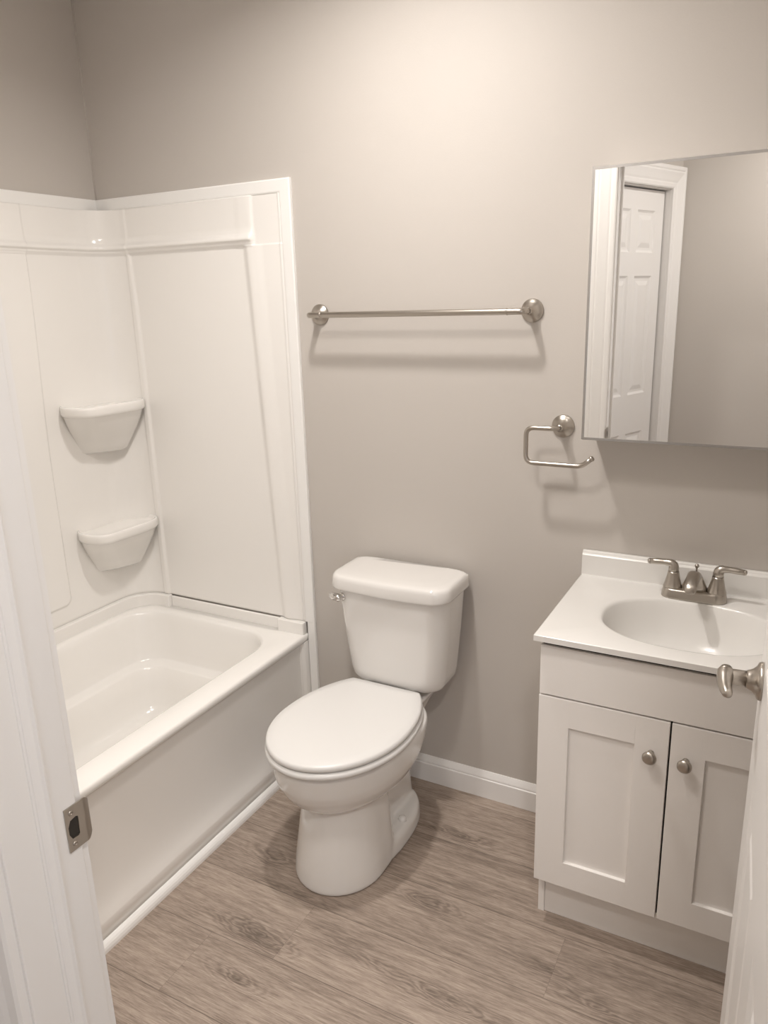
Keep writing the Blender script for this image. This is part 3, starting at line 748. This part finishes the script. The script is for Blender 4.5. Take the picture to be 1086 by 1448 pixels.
loft(bm, [sec(.002, .020, .034, .022, R(90)), sec(.001, .032, .0285, .0205, R(84)), sec(-.001, .046, .0225, .0195, R(72)), sec(-.008, .058, .0185, .0190, R(52)), sec(-.022, .0665, .0162, .0165, R(28)), sec(-.042, .0690, .0150, .0140, R(10)), sec(-.062, .0665, .0142, .0130, R(-6)), sec(-.080, .0610, .0138, .0125, R(-16)), sec(-.093, .0555, .0132, .0120, R(-24)), sec(-.0965, .054, .0100, .0090, R(-24))])
loc(obj('spout', bm, 'nickel', fau, smooth=True))
bm = bmesh.new(); lathe(bm, [(.0022, 0), (.0022, .020), (.0042, .022), (.0058, .026), (.0035, .030), (.0003, .031)], (0, 0, 1), (FX, FY+.019, CZ+.052), 18); loc(obj('lift_rod', bm, 'nickel', fau, smooth=True))

# ------------------------------------------------------------------ mirrored medicine cabinet
MX0, MX1, MYF, MZ0, MZ1 = 1.6965, 2.306, -.115, 1.1882, 1.8095
med = thing('mirror_cabinet', 'mirrored medicine cabinet with thin metal edge above the vanity', 'mirror', (2.0, -.001, MZ0))
loc(obj('cabinet_body', B(MX0+.003, MX1-.003, MYF+.018, -.001, MZ0+.003, MZ1-.003), 'trim', med))
loc(obj('mirror_glass', B(MX0+.0035, MX1-.0035, MYF+.001, MYF+.005, MZ0+.0035, MZ1-.0035), 'mirror', med))
bm = bmesh.new()
for a in ((MX0, MX1, MZ0, MZ0+.0058), (MX0, MX1, MZ1-.0058, MZ1), (MX0, MX0+.0058, MZ0+.0058, MZ1-.0058), (MX1-.0058, MX1, MZ0+.0058, MZ1-.0058)): box(bm, a[0], a[1], MYF, MYF+.017, a[2], a[3])
box(bm, MX0+.004, MX1-.004, MYF+.0055, MYF+.0165, MZ0+.004, MZ1-.004)
loc(obj('edge_frame', bm, 'alu', med))

# ------------------------------------------------------------------ towel bar and paper holder
ROS = [(.0300, 0), (.0300, .0035), (.0285, .0055), (.0225, .009), (.0150, .016), (.0108, .026), (.0095, .036), (.0092, .042)]
tb = thing('towel_bar', 'long brushed nickel towel bar on the wall above the toilet', 'towel bar', (1.2, -.001, 1.497))
tz = 1.497; ta, tc_ = .876, 1.529
for x in (ta, tc_):
    bm = bmesh.new(); lathe(bm, ROS, (0, -1, 0), (x, -.0005, tz), 40); loc(obj('post', bm, 'nickel', tb, smooth=True))
bm = bmesh.new(); tube(bm, arc_path([(ta, -.036, tz), (ta, -.070, tz), (tc_, -.070, tz), (tc_, -.036, tz)], .026, 10), .0082, 24)
for x in (ta+.045, tc_-.045): lathe(bm, [(.0089, -.0015), (.0091, 0), (.0089, .0015)], (1, 0, 0), (x, -.070, tz), 24)
loc(obj('bar', bm, 'nickel', tb, smooth=True))
tp = thing('toilet_paper_holder', 'brushed nickel open loop paper holder beside the mirror, empty', 'paper holder', (1.617, -.001, 1.2))
bm = bmesh.new(); lathe(bm, ROS, (0, -1, 0), (1.620, -.0005, 1.200), 40); loc(obj('post', bm, 'nickel', tp, smooth=True))
bm = bmesh.new(); tube(bm, arc_path([(1.620, -.036, 1.200), (1.618, -.068, 1.203), (1.541, -.070, 1.203), (1.541, -.070, 1.110), (1.690, -.070, 1.110), (1.714, -.070, 1.132)], .022, 9), .0062, 20)
lathe(bm, [(.0062, -.001), (.0075, .0), (.0078, .003), (.006, .006), (.0005, .0072)], (.66, 0, .62), (1.7125, -.070, 1.1305), 20)
loc(obj('arm', bm, 'nickel', tp, smooth=True))

# ------------------------------------------------------------------ recessed ceiling lights
for i, (x, y, e, r, c) in enumerate(LAMPS+HALL_LAMPS):
    lab = ['round recessed ceiling light above the toilet', 'round recessed ceiling light just inside the doorway', 'round recessed ceiling light in the hall'][i]
    t = thing('ceiling_light', lab, 'ceiling light', (x, y, CEIL), group='recessed ceiling lights')
    bm = bmesh.new(); lathe(bm, [(r+.004, -.001), (r+.004, -.006), (r+.018, -.007), (r+.026, -.003), (r+.026, -.0005)], (0, 0, 1), (x, y, CEIL), 48, False, False); loc(obj('trim_ring', bm, 'trim', t, smooth=True))
    bm = bmesh.new(); lathe(bm, [(.001, -.004), (r+.003, -.004)], (0, 0, 1), (x, y, CEIL), 48, True, False); loc(obj('lens', bm, 'lens', t))
